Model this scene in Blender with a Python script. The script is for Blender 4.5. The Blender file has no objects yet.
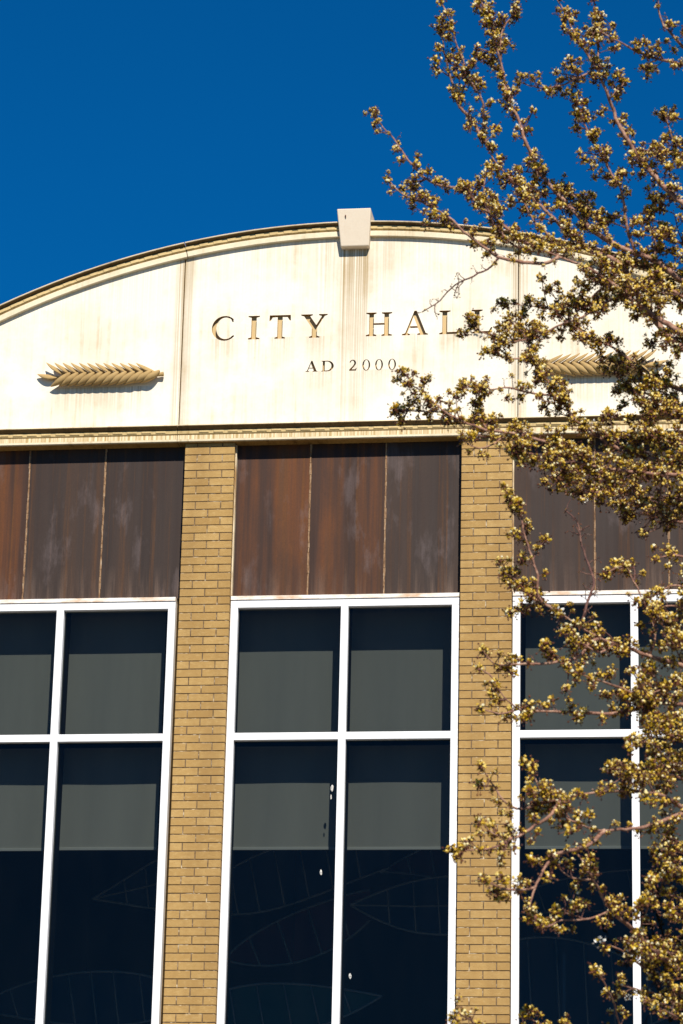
import bpy, math, random
import numpy as np
from mathutils import Vector, Matrix

random.seed(7)
rng = np.random.default_rng(11)
scene = bpy.context.scene
COL = scene.collection

# ------------------------------------------------------------------ camera
FPX, PITCH, YAW, ROLL = 3000.0, 0.304276, 0.139114, 0.022926
CAM = np.array([4.35689, -31.48605, 1.6])
cp, sp, cy_, sy_ = math.cos(PITCH), math.sin(PITCH), math.cos(YAW), math.sin(YAW)
FW = np.array([-sy_ * cp, cy_ * cp, sp]); R0 = np.array([cy_, sy_, 0.0]); U0 = np.cross(R0, FW)
RT = math.cos(ROLL) * R0 + math.sin(ROLL) * U0
UP = -math.sin(ROLL) * R0 + math.cos(ROLL) * U0
cd = bpy.data.cameras.new("camera")
cam = bpy.data.objects.new("camera", cd); COL.objects.link(cam)
m = Matrix.Identity(4)
for i in range(3):
    m[i][0], m[i][1], m[i][2], m[i][3] = RT[i], UP[i], -FW[i], CAM[i]
cam.matrix_world = m
cd.sensor_fit = 'VERTICAL'; cd.sensor_height = 36.0; cd.lens = FPX / 1024 * 36
cd.clip_start = 0.5; cd.clip_end = 5000
cd.dof.use_dof = True; cd.dof.focus_distance = 31.0; cd.dof.aperture_fstop = 6.3
scene.camera = cam

def at(px, py, Y):
    """point where the line of sight through a pixel meets the upright plane at depth Y"""
    d = FW + RT * ((px - 341.5) / FPX) - UP * ((py - 512) / FPX)
    return CAM + d * ((Y - CAM[1]) / d[1])

# ------------------------------------------------------------------ helpers
def tag(o, label=None, cat=None, group=None, kind=None):
    if label: o["label"] = label
    if cat: o["category"] = cat
    if group: o["group"] = group
    if kind: o["kind"] = kind
    return o

def empty(name, loc=(0, 0, 0)):
    o = bpy.data.objects.new(name, None); COL.objects.link(o); o.location = loc
    o.empty_display_size = .3
    return o

class MB:
    def __init__(s): s.v = []; s.f = []; s.mi = []; s.sm = []
    def add(s, vs, fs, mi=0, smooth=False):
        b = len(s.v); s.v += [tuple(float(c) for c in v) for v in vs]
        for f in fs: s.f.append([b + i for i in f]); s.mi.append(mi); s.sm.append(smooth)
    def box(s, x0, x1, y0, y1, z0, z1, mi=0):
        vs = [(x0, y0, z0), (x1, y0, z0), (x1, y1, z0), (x0, y1, z0), (x0, y0, z1), (x1, y0, z1), (x1, y1, z1), (x0, y1, z1)]
        s.add(vs, [(0, 3, 2, 1), (4, 5, 6, 7), (0, 1, 5, 4), (1, 2, 6, 5), (2, 3, 7, 6), (3, 0, 4, 7)], mi)
    def bbox(s, x0, x1, y0, y1, z0, z1, c=.004, mi=0):
        """box whose front edges (toward -y) are chamfered"""
        vs = [(x0, y1, z0), (x1, y1, z0), (x1, y1, z1), (x0, y1, z1),
              (x0, y0 + c, z0), (x1, y0 + c, z0), (x1, y0 + c, z1), (x0, y0 + c, z1),
              (x0 + c, y0, z0 + c), (x1 - c, y0, z0 + c), (x1 - c, y0, z1 - c), (x0 + c, y0, z1 - c)]
        s.add(vs, [(3, 2, 1, 0), (0, 1, 5, 4), (1, 2, 6, 5), (2, 3, 7, 6), (3, 0, 4, 7),
                   (4, 5, 9, 8), (5, 6, 10, 9), (6, 7, 11, 10), (7, 4, 8, 11), (8, 9, 10, 11)], mi)
    def tube(s, pts, rad, n=6, mi=0, cap=True):
        pts = [np.array(p, float) for p in pts]
        if not hasattr(rad, '__len__'): rad = [rad] * len(pts)
        b = len(s.v); ref = np.array([.31, .87, .38])
        for i, p in enumerate(pts):
            t = pts[min(i + 1, len(pts) - 1)] - pts[max(i - 1, 0)]
            t = t / (np.linalg.norm(t) + 1e-9)
            a = np.cross(t, ref); a /= np.linalg.norm(a) + 1e-9; c = np.cross(t, a)
            for k in range(n):
                q = p + rad[i] * (math.cos(2 * math.pi * k / n) * a + math.sin(2 * math.pi * k / n) * c)
                s.v.append(tuple(q))
        for i in range(len(pts) - 1):
            for k in range(n):
                s.f.append([b + i * n + k, b + i * n + (k + 1) % n, b + (i + 1) * n + (k + 1) % n, b + (i + 1) * n + k]); s.mi.append(mi); s.sm.append(True)
        if cap:
            s.f.append([b + k for k in range(n)][::-1]); s.mi.append(mi); s.sm.append(False)
            e = b + (len(pts) - 1) * n
            s.f.append([e + k for k in range(n)]); s.mi.append(mi); s.sm.append(False)
    def build(s, name, mats, parent=None):
        me = bpy.data.meshes.new(name); me.from_pydata(s.v, [], s.f)
        if not isinstance(mats, (list, tuple)): mats = [mats]
        for mt in mats: me.materials.append(mt)
        me.polygons.foreach_set('material_index', s.mi)
        me.polygons.foreach_set('use_smooth', s.sm)
        me.update()
        o = bpy.data.objects.new(name, me); COL.objects.link(o)
        if parent is not None: o.parent = parent
        return o

# ------------------------------------------------------------------ materials
def mat(name):
    mt = bpy.data.materials.new(name); mt.use_nodes = True
    nt = mt.node_tree; nt.nodes.clear()
    out = nt.nodes.new('ShaderNodeOutputMaterial')
    return mt, nt, out
def N(nt, t, **k):
    n = nt.nodes.new(t)
    for a, b in k.items(): setattr(n, a, b)
    return n
def L(nt, a, b): nt.links.new(a, b)
def ramp(nt, fac, stops):
    r = N(nt, 'ShaderNodeValToRGB'); e = r.color_ramp.elements
    while len(e) < len(stops): e.new(.5)
    for i, (p, c) in enumerate(stops):
        e[i].position = p; e[i].color = (c[0], c[1], c[2], 1) if hasattr(c, '__len__') else (c, c, c, 1)
    L(nt, fac, r.inputs[0]); return r.outputs[0]
def noise(nt, vec, scale, detail=4, rough=.55, dist=0):
    n = N(nt, 'ShaderNodeTexNoise'); n.inputs['Scale'].default_value = scale; n.inputs['Detail'].default_value = detail
    n.inputs['Roughness'].default_value = rough; n.inputs['Distortion'].default_value = dist
    L(nt, vec, n.inputs['Vector']); return n.outputs[0]
def mapping(nt, vec, sc, loc=(0, 0, 0)):
    mp = N(nt, 'ShaderNodeMapping'); mp.inputs['Scale'].default_value = sc; mp.inputs['Location'].default_value = loc
    L(nt, vec, mp.inputs[0]); return mp.outputs[0]
def objc(nt): return N(nt, 'ShaderNodeTexCoord').outputs['Object']
def mix(nt, f, a, b, mode='MIX'):
    x = N(nt, 'ShaderNodeMix', data_type='RGBA', blend_type=mode)
    for s, v in ((x.inputs[0], f), (x.inputs[6], a), (x.inputs[7], b)):
        if hasattr(v, 'is_linked') or hasattr(v, 'links'): L(nt, v, s)
        elif hasattr(v, '__len__'): s.default_value = (*v[:3], 1)
        else: s.default_value = v
    return x.outputs[2]
def math_(nt, op, a, b=None, c=None, clamp=False):
    x = N(nt, 'ShaderNodeMath', operation=op); x.use_clamp = clamp
    for i, v in enumerate((a, b, c)):
        if v is None: continue
        if hasattr(v, 'links'): L(nt, v, x.inputs[i])
        else: x.inputs[i].default_value = v
    return x.outputs[0]
def principled(nt, out, col=None, rough=.7, metal=0., spec=.5, bump=None, bstr=.3, bdist=.01):
    p = N(nt, 'ShaderNodeBsdfPrincipled')
    for s, v in ((p.inputs['Base Color'], col), (p.inputs['Roughness'], rough), (p.inputs['Metallic'], metal)):
        if v is None: continue
        if hasattr(v, 'links'): L(nt, v, s)
        elif hasattr(v, '__len__'): s.default_value = (*v[:3], 1)
        else: s.default_value = v
    p.inputs['Specular IOR Level'].default_value = spec
    if bump is not None:
        b = N(nt, 'ShaderNodeBump'); b.inputs['Strength'].default_value = bstr; b.inputs['Distance'].default_value = bdist
        L(nt, bump, b.inputs['Height']); L(nt, b.outputs[0], p.inputs['Normal'])
    L(nt, p.outputs[0], out.inputs[0]); return p

def stone_mat(name, base, stain, centre_strip=False, streak=.5, dirt=.3, drips=()):
    mt, nt, out = mat(name); v = objc(nt)
    blotch = noise(nt, v, 1.15, 6, .68)
    fine = noise(nt, v, 38, 3, .6)
    st = noise(nt, mapping(nt, v, (16, 4, .5)), 1.0, 4, .65)
    f1 = ramp(nt, st, [(.50, 0), (.75, 1)])
    f2 = ramp(nt, blotch, [(.42, 0), (.68, 1)])
    f = math_(nt, 'MULTIPLY', math_(nt, 'ADD', math_(nt, 'MULTIPLY', f1, .75), .35), f2)
    f = math_(nt, 'MULTIPLY', f, streak)
    col = mix(nt, f, base, stain)
    col = mix(nt, math_(nt, 'MULTIPLY', ramp(nt, fine, [(.35, 0), (.8, 1)]), dirt), col, stain)
    sep = N(nt, 'ShaderNodeSeparateXYZ'); L(nt, v, sep.inputs[0])
    X, Z = sep.outputs[0], sep.outputs[2]
    vst = noise(nt, mapping(nt, v, (42, 4, .22)), 1.0, 3, .6)
    for (x0, w, zt, zb, a) in drips:   # runs of dirty water below a ledge: where, how wide, from and to what height
        dx = math_(nt, 'ABSOLUTE', math_(nt, 'SUBTRACT', X, x0))
        m1 = math_(nt, 'SUBTRACT', 1.0, math_(nt, 'SMOOTH_MIN', math_(nt, 'DIVIDE', dx, w), 1.0, .2), clamp=True)
        m1 = ramp(nt, m1, [(.0, 0), (.25, 1)])
        zz = N(nt, 'ShaderNodeMapRange'); L(nt, Z, zz.inputs[0])
        zz.inputs[1].default_value = zb; zz.inputs[2].default_value = zt
        top = math_(nt, 'LESS_THAN', Z, zt + .01)
        k = math_(nt, 'MULTIPLY', math_(nt, 'MULTIPLY', m1, zz.outputs[0]), top)
        k = math_(nt, 'MULTIPLY', k, ramp(nt, vst, [(.36, .0), (.62, 1)]))
        col = mix(nt, math_(nt, 'MULTIPLY', k, a), col, (.30, .19, .065))
    principled(nt, out, col, .85, bump=fine, bstr=.25, bdist=.004, spec=.2)
    return mt

drips = [(0.035, .18, 14.72, 11.6, .7), (0.035, .19, 14.72, 13.6, .4), (0.035, .5, 14.8, 12.6, .22), (-.9, 1.2, 14.9, 14.0, .25), (1.1, 1.2, 14.9, 14.0, .25), (-3.2, 1.3, 14.6, 13.4, .22), (3.1, 1.3, 14.6, 13.4, .22),
         (-1.93, .12, 15.6, 10.6, .8), (1.905, .12, 15.6, 10.6, .8), (-1.93, .05, 15.6, 10.6, .6), (1.905, .05, 15.6, 10.6, .6)]
for x0, x1 in ((-1.585, -1.33), (-1.166, -1.038), (-.916, -.674), (-.50, -.30), (.18, .478), (.60, .88), (1.012, 1.245), (1.376, 1.604)):
    drips.append(((x0 + x1) / 2, (x1 - x0) / 2 + .02, 13.67, 13.3, .42))
drips += [(-.34, .18, 13.25, 12.9, .35), (.33, .22, 13.25, 12.9, .35), (-2.85, .62, 13.12, 12.72, .5), (2.85, .62, 13.12, 12.72, .5)]
M = {}
M['wall'] = stone_mat('pale_cast_stone', (.81, .75, .635), (.46, .32, .155), streak=1.0, dirt=.10, drips=drips)
M['trim'] = stone_mat('cornice_stone', (.72, .60, .42), (.26, .17, .07), streak=1.3, dirt=.22)
M['fascia'] = stone_mat('fascia_stone', (.72, .63, .46), (.34, .23, .09), streak=.9, dirt=.2)
M['key'] = stone_mat('keystone_stone', (.66, .56, .44), (.42, .30, .18), streak=.6, dirt=.12)
M['bead'] = stone_mat('weathered_bead_stone', (.60, .45, .22), (.24, .15, .05), streak=1.0, dirt=.3)
M['cove'] = stone_mat('shade_toned_cove_stone', (.20, .125, .05), (.06, .035, .012), streak=1.2, dirt=.5)  # dark tone paints the shade into the moulding cavities
M['soffit'] = stone_mat('stained_shade_toned_soffit', (.46, .28, .085), (.12, .062, .016), streak=1.4, dirt=.5)  # stained stone, darkened further to carry shade under the cornice and in recesses
M['relief'] = stone_mat('relief_stone', (.40, .27, .115), (.17, .095, .03), streak=.7, dirt=.25)
M['letter'] = stone_mat('carved_letter_stone', (.54, .40, .21), (.34, .24, .11), streak=.7, dirt=.1)

def ribbed():   # the narrow vertical grooves of the cornice fascia
    mt, nt, out = mat('ribbed_cornice_stone'); v = objc(nt)
    st = noise(nt, mapping(nt, v, (34, 1, .8)), 1, 3, .7)
    col = mix(nt, ramp(nt, st, [(.38, 0), (.62, 1)]), (.74, .62, .42), (.36, .24, .09))
    principled(nt, out, col, .85, bump=st, bstr=.5, bdist=.01, spec=.2); return mt
M['ribbed'] = ribbed()

def brick():
    mt, nt, out = mat('buff_brick'); v = objc(nt)
    g = N(nt, 'ShaderNodeNewGeometry'); r = g.outputs['Random Per Island']
    c = ramp(nt, r, [(0, (.36, .222, .078)), (.3, (.395, .247, .088)), (.65, (.415, .264, .097)), (.92, (.45, .292, .112)), (1, (.33, .195, .064))])
    sp1 = noise(nt, v, 95, 3, .7)
    mid1 = noise(nt, mapping(nt, v, (14, 14, 26)), 1, 4, .7)
    c = mix(nt, ramp(nt, mid1, [(.36, 0), (.75, .6)]), c, (.30, .165, .045))
    c = mix(nt, ramp(nt, mid1, [(.30, .5), (.42, 0)]), c, (.50, .35, .16))
    c = mix(nt, ramp(nt, sp1, [(.60, 0), (.72, .8)]), c, (.17, .09, .025))
    big = noise(nt, mapping(nt, v, (2.5, 1, .35)), 1, 4, .6)
    c = mix(nt, math_(nt, 'MULTIPLY', ramp(nt, big, [(.42, 0), (.68, 1)]), .45), c, (.22, .125, .042))
    principled(nt, out, c, .85, bump=sp1, bstr=.6, bdist=.006, spec=.25); return mt
M['brick'] = brick()
mt, nt, out = mat('mortar'); v = objc(nt)
principled(nt, out, ramp(nt, noise(nt, v, 14, 3), [(.35, (.085, .055, .028)), (.55, (.17, .11, .06)), (.66, (.50, .41, .28))]), .95); M['mortar'] = mt

def rust(name, shift, warm):
    mt, nt, out = mat(name); v = objc(nt)
    s1 = noise(nt, mapping(nt, v, (3.4, 1, .12), (shift, 0, 0)), 1, 5, .62, .1)
    s2 = noise(nt, mapping(nt, v, (15, 1, .22), (shift * 2, 0, 3)), 1, 6, .72)
    bl = noise(nt, mapping(nt, v, (2.6, 1, .9), (shift, 4, shift)), 1, 5, .65)
    base = ramp(nt, s1, [(.26, (.016, .009, .007)), (.42, (.046, .020, .012)), (.55, (.110, .036, .010)), (.66, (.072, .033, .014)), (.76, (.036, .024, .020))]) if warm else \
        ramp(nt, s1, [(.26, (.020, .012, .010)), (.46, (.034, .022, .018)), (.62, (.046, .026, .018)), (.74, (.040, .030, .027))])
    col = mix(nt, math_(nt, 'MULTIPLY', ramp(nt, s2, [(.54, 0), (.74, 1)]), .6), base, (.155, .060, .014))
    chalk = math_(nt, 'MULTIPLY', ramp(nt, bl, [(.57, 0), (.66, 1)]), ramp(nt, s2, [(.35, .15), (.6, 1)]))
    col = mix(nt, math_(nt, 'MULTIPLY', chalk, .4), col, (.15, .115, .115))
    sep = N(nt, 'ShaderNodeSeparateXYZ'); L(nt, v, sep.inputs[0])
    mr = N(nt, 'ShaderNodeMapRange'); L(nt, sep.outputs[2], mr.inputs[0]); mr.inputs[1].default_value = 11.05; mr.inputs[2].default_value = 10.64
    s3 = noise(nt, mapping(nt, v, (9, 1, .4), (shift, 0, 0)), 1, 5, .7)
    col = mix(nt, math_(nt, 'MULTIPLY', math_(nt, 'MULTIPLY', mr.outputs[0], ramp(nt, s3, [(.48, 0), (.68, 1)])), .55), col, (.20, .13, .095))
    bl2 = noise(nt, mapping(nt, v, (1.6, 1, .7), (shift * 3, 1, 2)), 1, 6, .7)
    col = mix(nt, math_(nt, 'MULTIPLY', ramp(nt, bl2, [(.46, 0), (.66, 1)]), .5), col, (.030, .016, .012))
    fine = noise(nt, v, 60, 3, .7)
    col = mix(nt, math_(nt, 'MULTIPLY', ramp(nt, fine, [(.45, 0), (.8, 1)]), .35), col, (.018, .01, .008))
    principled(nt, out, col, ramp(nt, s2, [(.3, .5), (.7, .75)]), 0., spec=.22, bump=s1, bstr=.12, bdist=.02); return mt
M['rust'] = [rust('rusty_panel_a', 1.3, True), rust('rusty_panel_b', 5.9, True), rust('rusty_panel_c', 9.2, False), rust('rusty_panel_d', 14.1, False)]

mt, nt, out = mat('panel_seam'); v = objc(nt)
s = noise(nt, mapping(nt, v, (70, 1, 9)), 1, 6, .8)
principled(nt, out, ramp(nt, s, [(.36, (.03, .014, .008)), (.47, (.22, .11, .045)), (.60, (.36, .24, .14)), (.70, (.60, .55, .48))]), .8, bump=s, bstr=.7, bdist=.01); M['seam'] = mt

def white_frame(name, rusty=False):
    mt, nt, out = mat(name); v = objc(nt)
    d = noise(nt, mapping(nt, v, (3, 3, 1.1)), 2.2, 5, .65)
    col = mix(nt, math_(nt, 'MULTIPLY', ramp(nt, d, [(.5, 0), (.8, 1)]), .35), (.80, .79, .80), (.50, .46, .42))
    if rusty:
        r = noise(nt, mapping(nt, v, (3.2, 1, 12)), 1, 5, .7)
        col = mix(nt, math_(nt, 'MULTIPLY', ramp(nt, r, [(.42, 0), (.66, 1)]), .8), (.80, .76, .70), (.50, .27, .11))
    principled(nt, out, col, .42, spec=.4, bump=d, bstr=.05, bdist=.01); return mt
M['frame'] = white_frame('white_painted_aluminium'); M['cap'] = white_frame('rust_stained_sill', True)

mt, nt, out = mat('sealant'); v = objc(nt)
principled(nt, out, ramp(nt, noise(nt, mapping(nt, v, (8, 8, 3)), 1, 4), [(.35, (.28, .16, .06)), (.6, (.62, .52, .36))]), .8); M['sealant'] = mt

# tinted window glass: reflects by angle, and lets tinted light through
mt, nt, out = mat('tinted_glass'); v = objc(nt)
tr = N(nt, 'ShaderNodeBsdfTransparent'); tr.inputs[0].default_value = (.287, .308, .303, 1)
gl = N(nt, 'ShaderNodeBsdfGlossy'); gl.inputs['Roughness'].default_value = .0; gl.inputs[0].default_value = (.95, .97, 1, 1)
wob = noise(nt, v, 1.1, 2, .5)
b = N(nt, 'ShaderNodeBump'); b.inputs['Strength'].default_value = .06; b.inputs['Distance'].default_value = .05
L(nt, wob, b.inputs['Height']); L(nt, b.outputs[0], gl.inputs['Normal'])
gg = N(nt, 'ShaderNodeNewGeometry'); dt = N(nt, 'ShaderNodeVectorMath', operation='DOT_PRODUCT')
L(nt, gg.outputs['Normal'], dt.inputs[0]); L(nt, gg.outputs['Incoming'], dt.inputs[1])
cs = math_(nt, 'SUBTRACT', 1.0, math_(nt, 'ABSOLUTE', dt.outputs['Value']), clamp=True)
fm = math_(nt, 'ADD', math_(nt, 'MULTIPLY', math_(nt, 'POWER', cs, 5.0), .95), .015, clamp=True)   # Schlick, the same from both sides
ms = N(nt, 'ShaderNodeMixShader'); L(nt, fm, ms.inputs[0]); L(nt, tr.outputs[0], ms.inputs[1]); L(nt, gl.outputs[0], ms.inputs[2])
dust = N(nt, 'ShaderNodeBsdfDiffuse'); dust.inputs[0].default_value = (.4, .42, .42, 1)
ms2 = N(nt, 'ShaderNodeMixShader'); L(nt, math_(nt, 'MULTIPLY', noise(nt, mapping(nt, v, (3, 1, .8)), 2, 5, .7), .006), ms2.inputs[0])
L(nt, ms.outputs[0], ms2.inputs[1]); L(nt, dust.outputs[0], ms2.inputs[2]); L(nt, ms2.outputs[0], out.inputs[0])
M['glass'] = mt

mt, nt, out = mat('blind_fabric'); v = objc(nt)
w = noise(nt, mapping(nt, v, (120, 1, 120)), 1, 2); w2 = noise(nt, mapping(nt, v, (2.2, 1, .35)), 1, 3)
c = mix(nt, ramp(nt, w2, [(.3, 0), (.7, 1)]), (.60, .585, .53), (.50, .49, .45))
oi = N(nt, 'ShaderNodeObjectInfo')
c = mix(nt, math_(nt, 'MULTIPLY', oi.outputs['Random'], .3), c, (.44, .43, .40))
p = principled(nt, out, c, .9, bump=w2, bstr=.35, bdist=.05, spec=.1); M['blind'] = mt
mt, nt, out = mat('blind_rail'); principled(nt, out, (.75, .74, .70), .5); M['rail'] = mt
mt, nt, out = mat('dark_interior'); v = objc(nt)
principled(nt, out, ramp(nt, noise(nt, v, .6, 3), [(.3, (.015, .015, .018)), (.7, (.03, .03, .034))]), .9, spec=.1); M['inside'] = mt
mt, nt, out = mat('sculpture_rib'); principled(nt, out, (.80, .84, .90), .4); M['rib'] = mt
def tint(name, c):
    mt, nt, out = mat(name)
    t = N(nt, 'ShaderNodeBsdfTransparent'); t.inputs[0].default_value = (*[min(1, .35 + k * 1.6) for k in c], 1)
    d = N(nt, 'ShaderNodeBsdfDiffuse'); d.inputs[0].default_value = (*c, 1)
    m_ = N(nt, 'ShaderNodeMixShader'); m_.inputs[0].default_value = .7
    L(nt, t.outputs[0], m_.inputs[1]); L(nt, d.outputs[0], m_.inputs[2]); L(nt, m_.outputs[0], out.inputs[0]); return mt
M['teal'] = tint('teal_art_glass', (.10, .42, .46)); M['blue'] = tint('blue_art_glass', (.05, .14, .34)); M['wine'] = tint('wine_art_glass', (.34, .04, .08))
mt, nt, out = mat('bird_dropping'); v = objc(nt); principled(nt, out, ramp(nt, noise(nt, v, 60, 3), [(.35, (.22, .21, .20)), (.6, (.62, .60, .56))]), .9); M['drop'] = mt

mt, nt, out = mat('bark'); v = objc(nt)
bn = noise(nt, v, 30, 5, .7)
principled(nt, out, ramp(nt, bn, [(.3, (.10, .046, .032)), (.5, (.26, .13, .088)), (.7, (.45, .29, .20))]), .8, bump=bn, bstr=.8, bdist=.004, spec=.3); M['bark'] = mt
mt, nt, out = mat('twig_bark'); v = objc(nt)
bn = noise(nt, v, 22, 4, .7)
principled(nt, out, ramp(nt, bn, [(.3, (.045, .020, .018)), (.5, (.11, .048, .038)), (.72, (.24, .13, .09))]), .75, spec=.3); M['twig'] = mt
def leafy(name, stops, trans, rough=.5):
    mt, nt, out = mat(name)
    g = N(nt, 'ShaderNodeNewGeometry')
    c = ramp(nt, g.outputs['Random Per Island'], stops)
    p = N(nt, 'ShaderNodeBsdfPrincipled'); L(nt, c, p.inputs['Base Color']); p.inputs['Roughness'].default_value = rough
    p.inputs['Specular IOR Level'].default_value = .35
    t = N(nt, 'ShaderNodeBsdfTranslucent'); L(nt, c, t.inputs[0])
    m_ = N(nt, 'ShaderNodeMixShader'); m_.inputs[0].default_value = trans
    L(nt, p.outputs[0], m_.inputs[1]); L(nt, t.outputs[0], m_.inputs[2]); L(nt, m_.outputs[0], out.inputs[0]); return mt
M['leaf'] = leafy('young_leaf', [(0, (.11, .055, .005)), (.25, (.25, .145, .006)), (.5, (.42, .265, .008)), (.85, (.58, .40, .016)), (1, (.20, .085, .008))], .36)
M['petal'] = leafy('cream_petal', [(0, (.54, .32, .02)), (.3, (.80, .55, .07)), (.7, (.92, .74, .24)), (1, (.94, .89, .66))], .3, .6)
M['white_petal'] = leafy('white_petal', [(0, (.8, .78, .72)), (1, (.88, .87, .84))], .2, .6)
M['bud'] = leafy('dark_bud', [(0, (.040, .012, .008)), (.5, (.10, .032, .018)), (1, (.19, .075, .03))], .05)

mt, nt, out = mat('asphalt'); v = objc(nt)
n1 = noise(nt, v, 40, 4, .7)
principled(nt, out, ramp(nt, n1, [(.3, (.035, .035, .036)), (.7, (.065, .064, .062))]), .9, bump=n1, bstr=.3); M['asphalt'] = mt
mt, nt, out = mat('concrete_paving'); v = objc(nt)
n1 = noise(nt, v, 9, 5, .7)
bk = N(nt, 'ShaderNodeTexBrick'); bk.inputs['Scale'].default_value = 1; bk.offset = 0; bk.inputs['Brick Width'].default_value = 1.5; bk.inputs['Row Height'].default_value = 1.5
bk.inputs['Mortar Size'].default_value = .012; bk.inputs[1].default_value = (.16, .135, .10, 1); bk.inputs[2].default_value = (.13, .11, .085, 1); bk.inputs[3].default_value = (.06, .055, .05, 1)
L(nt, v, bk.inputs[0])
principled(nt, out, mix(nt, math_(nt, 'MULTIPLY', n1, .4), bk.outputs[0], (.10, .09, .07)), .9, bump=n1, bstr=.2); M['paving'] = mt
mt, nt, out = mat('grass'); v = objc(nt)
principled(nt, out, ramp(nt, noise(nt, v, 8, 5, .7), [(.3, (.04, .055, .015)), (.7, (.09, .10, .03))]), .95); M['grass'] = mt
mt, nt, out = mat('roofing'); principled(nt, out, (.18, .17, .16), .9); M['roof'] = mt

# ------------------------------------------------------------------ ground
def sheet(name, x0, x1, y0, y1, z, m_, thick=0):
    b = MB()
    if thick: b.box(x0, x1, y0, y1, z - thick, z)
    else: b.add([(x0, y0, z), (x1, y0, z), (x1, y1, z), (x0, y1, z)], [(0, 1, 2, 3)])
    return tag(b.build(name, m_), kind='structure')
sheet('ground', -1500, 1500, -1500, 1500, -.14, M['grass'])
sheet('road', -400, 400, -52, -40, -.136, M['asphalt'])
sheet('pavement', -30, 30, -38, -.02, 0, M['paving'], .136)

# ------------------------------------------------------------------ the building
hall = empty('city_hall', (0, 0, 0))
tag(hall, 'buff brick civic building with pale arched pediment carved CITY HALL AD 2000', 'building')

AX, RO, ZT = 0.0, 9.60, 15.035           # arch: axis, outer radius, apex height
ZC = ZT - RO                              # its centre
BAY, PW = 3.18, .565
CT = 12.605                               # top of cornice
XE = math.sqrt(RO ** 2 - (CT - ZC) ** 2)  # where the arch meets the cornice
WR = RO - .185                             # radius where the bare wall ends

# letters as single outlines in units of cap height
def arc(cx, cy, rx, ry, a0, a1, n):
    return [(cx + rx * math.cos(math.radians(a0 + (a1 - a0) * i / n)), cy + ry * math.sin(math.radians(a0 + (a1 - a0) * i / n))) for i in range(n + 1)]
G = {}
G['I'] = ([(0, 0), (.45, 0), (.45, .045), (.325, .085), (.325, .915), (.45, .955), (.45, 1), (0, 1), (0, .955), (.125, .915), (.125, .085), (0, .045)], [], .45)
G['T'] = ([(.22, 0), (.63, 0), (.63, .045), (.525, .085), (.525, .915), (.72, .905), (.80, .76), (.85, .76), (.84, 1), (.01, 1), (0, .76), (.05, .76), (.13, .905), (.325, .915), (.325, .085), (.22, .045)], [], .85)
G['L'] = ([(0, 0), (.78, 0), (.84, .25), (.79, .25), (.70, .09), (.325, .085), (.325, .915), (.45, .955), (.45, 1), (0, 1), (0, .955), (.125, .915), (.125, .085), (0, .045)], [], .84)
G['H'] = ([(0, 0), (.42, 0), (.42, .045), (.315, .085), (.315, .47), (.735, .47), (.735, .085), (.63, .045), (.63, 0), (1.05, 0), (1.05, .045), (.925, .085), (.925, .915), (1.05, .955), (1.05, 1), (.63, 1), (.63, .955), (.735, .915),
           (.735, .545), (.315, .545), (.315, .915), (.42, .955), (.42, 1), (0, 1), (0, .955), (.125, .915), (.125, .085), (0, .045)], [], 1.05)
G['A'] = ([(0, 0), (.32, 0), (.32, .045), (.215, .085), (.29, .30), (.635, .30), (.705, .085), (.61, .045), (.61, 0), (1.03, 0), (1.03, .045), (.94, .085), (.575, 1.03), (.485, 1.03), (.13, .085), (0, .045)],
          [[(.32, .375), (.605, .375), (.455, .78)]], 1.03)
G['Y'] = ([(.33, 0), (.74, 0), (.74, .045), (.635, .085), (.635, .42), (.93, .915), (1.04, .955), (1.04, 1), (.70, 1), (.70, .955), (.82, .915), (.605, .535), (.36, .915), (.46, .955), (.46, 1), (0, 1), (0, .955), (.12, .915), (.435, .42), (.435, .085), (.33, .045)], [], 1.04)
co = arc(.52, .5, .52, .53, 48, 318, 22); ci = arc(.56, .5, .38, .46, 315, 55, 22)
G['C'] = ([(.865, 1.0)] + co + [(.90, .20), (.86, .19)] + ci + [(.825, .76), (.875, .76)], [], .90)
G['0'] = (arc(.34, .5, .34, .53, 0, 360, 24)[:-1], [arc(.34, .5, .205, .475, 0, 360, 24)[:-1]], .68)
G['D'] = ([(0, 0), (.45, 0)] + arc(.50, .5, .55, .5, -90, 90, 14) + [(0, 1), (0, .95), (.12, .915), (.12, .085), (0, .05)],
          [[(.30, .085)] + arc(.48, .5, .37, .415, -88, 88, 12) + [(.30, .915)]], 1.05)
G['2'] = ([(0, 0), (.60, 0), (.66, .26), (.60, .26), (.55, .13), (.22, .13), (.50, .48)] + arc(.31, .72, .29, .31, -25, 165, 12) + [(.08, .74)] + arc(.28, .72, .16, .22, 160, -28, 10) + [(.30, .42), (0, .10)], [], .66)
def place(ch, x0, x1, zb, h):
    o, hs, w = G[ch]; sx = (x1 - x0) / w
    tf = lambda P: [(x0 + a * sx, zb + b * h) for a, b in P]
    return ch, tf(o), [tf(q) for q in hs]
TEXT = [place('C', -1.592, -1.335, 13.662, .285), place('I', -1.172, -1.040, 13.662, .285), place('T', -.93, -.682, 13.662, .285), place('Y', -.566, -.262, 13.662, .285),
        place('H', .18, .476, 13.662, .285), place('A', .59, .885, 13.662, .285), place('L', 1.012, 1.248, 13.662, .285), place('L', 1.376, 1.612, 13.662, .285),
        place('A', -.500, -.362, 13.252, .128), place('D', -.320, -.178, 13.252, .128), place('2', -.002, .083, 13.252, .128),
        place('0', .147, .236, 13.252, .128), place('0', .292, .381, 13.252, .128), place('0', .440, .529, 13.252, .128)]

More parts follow.
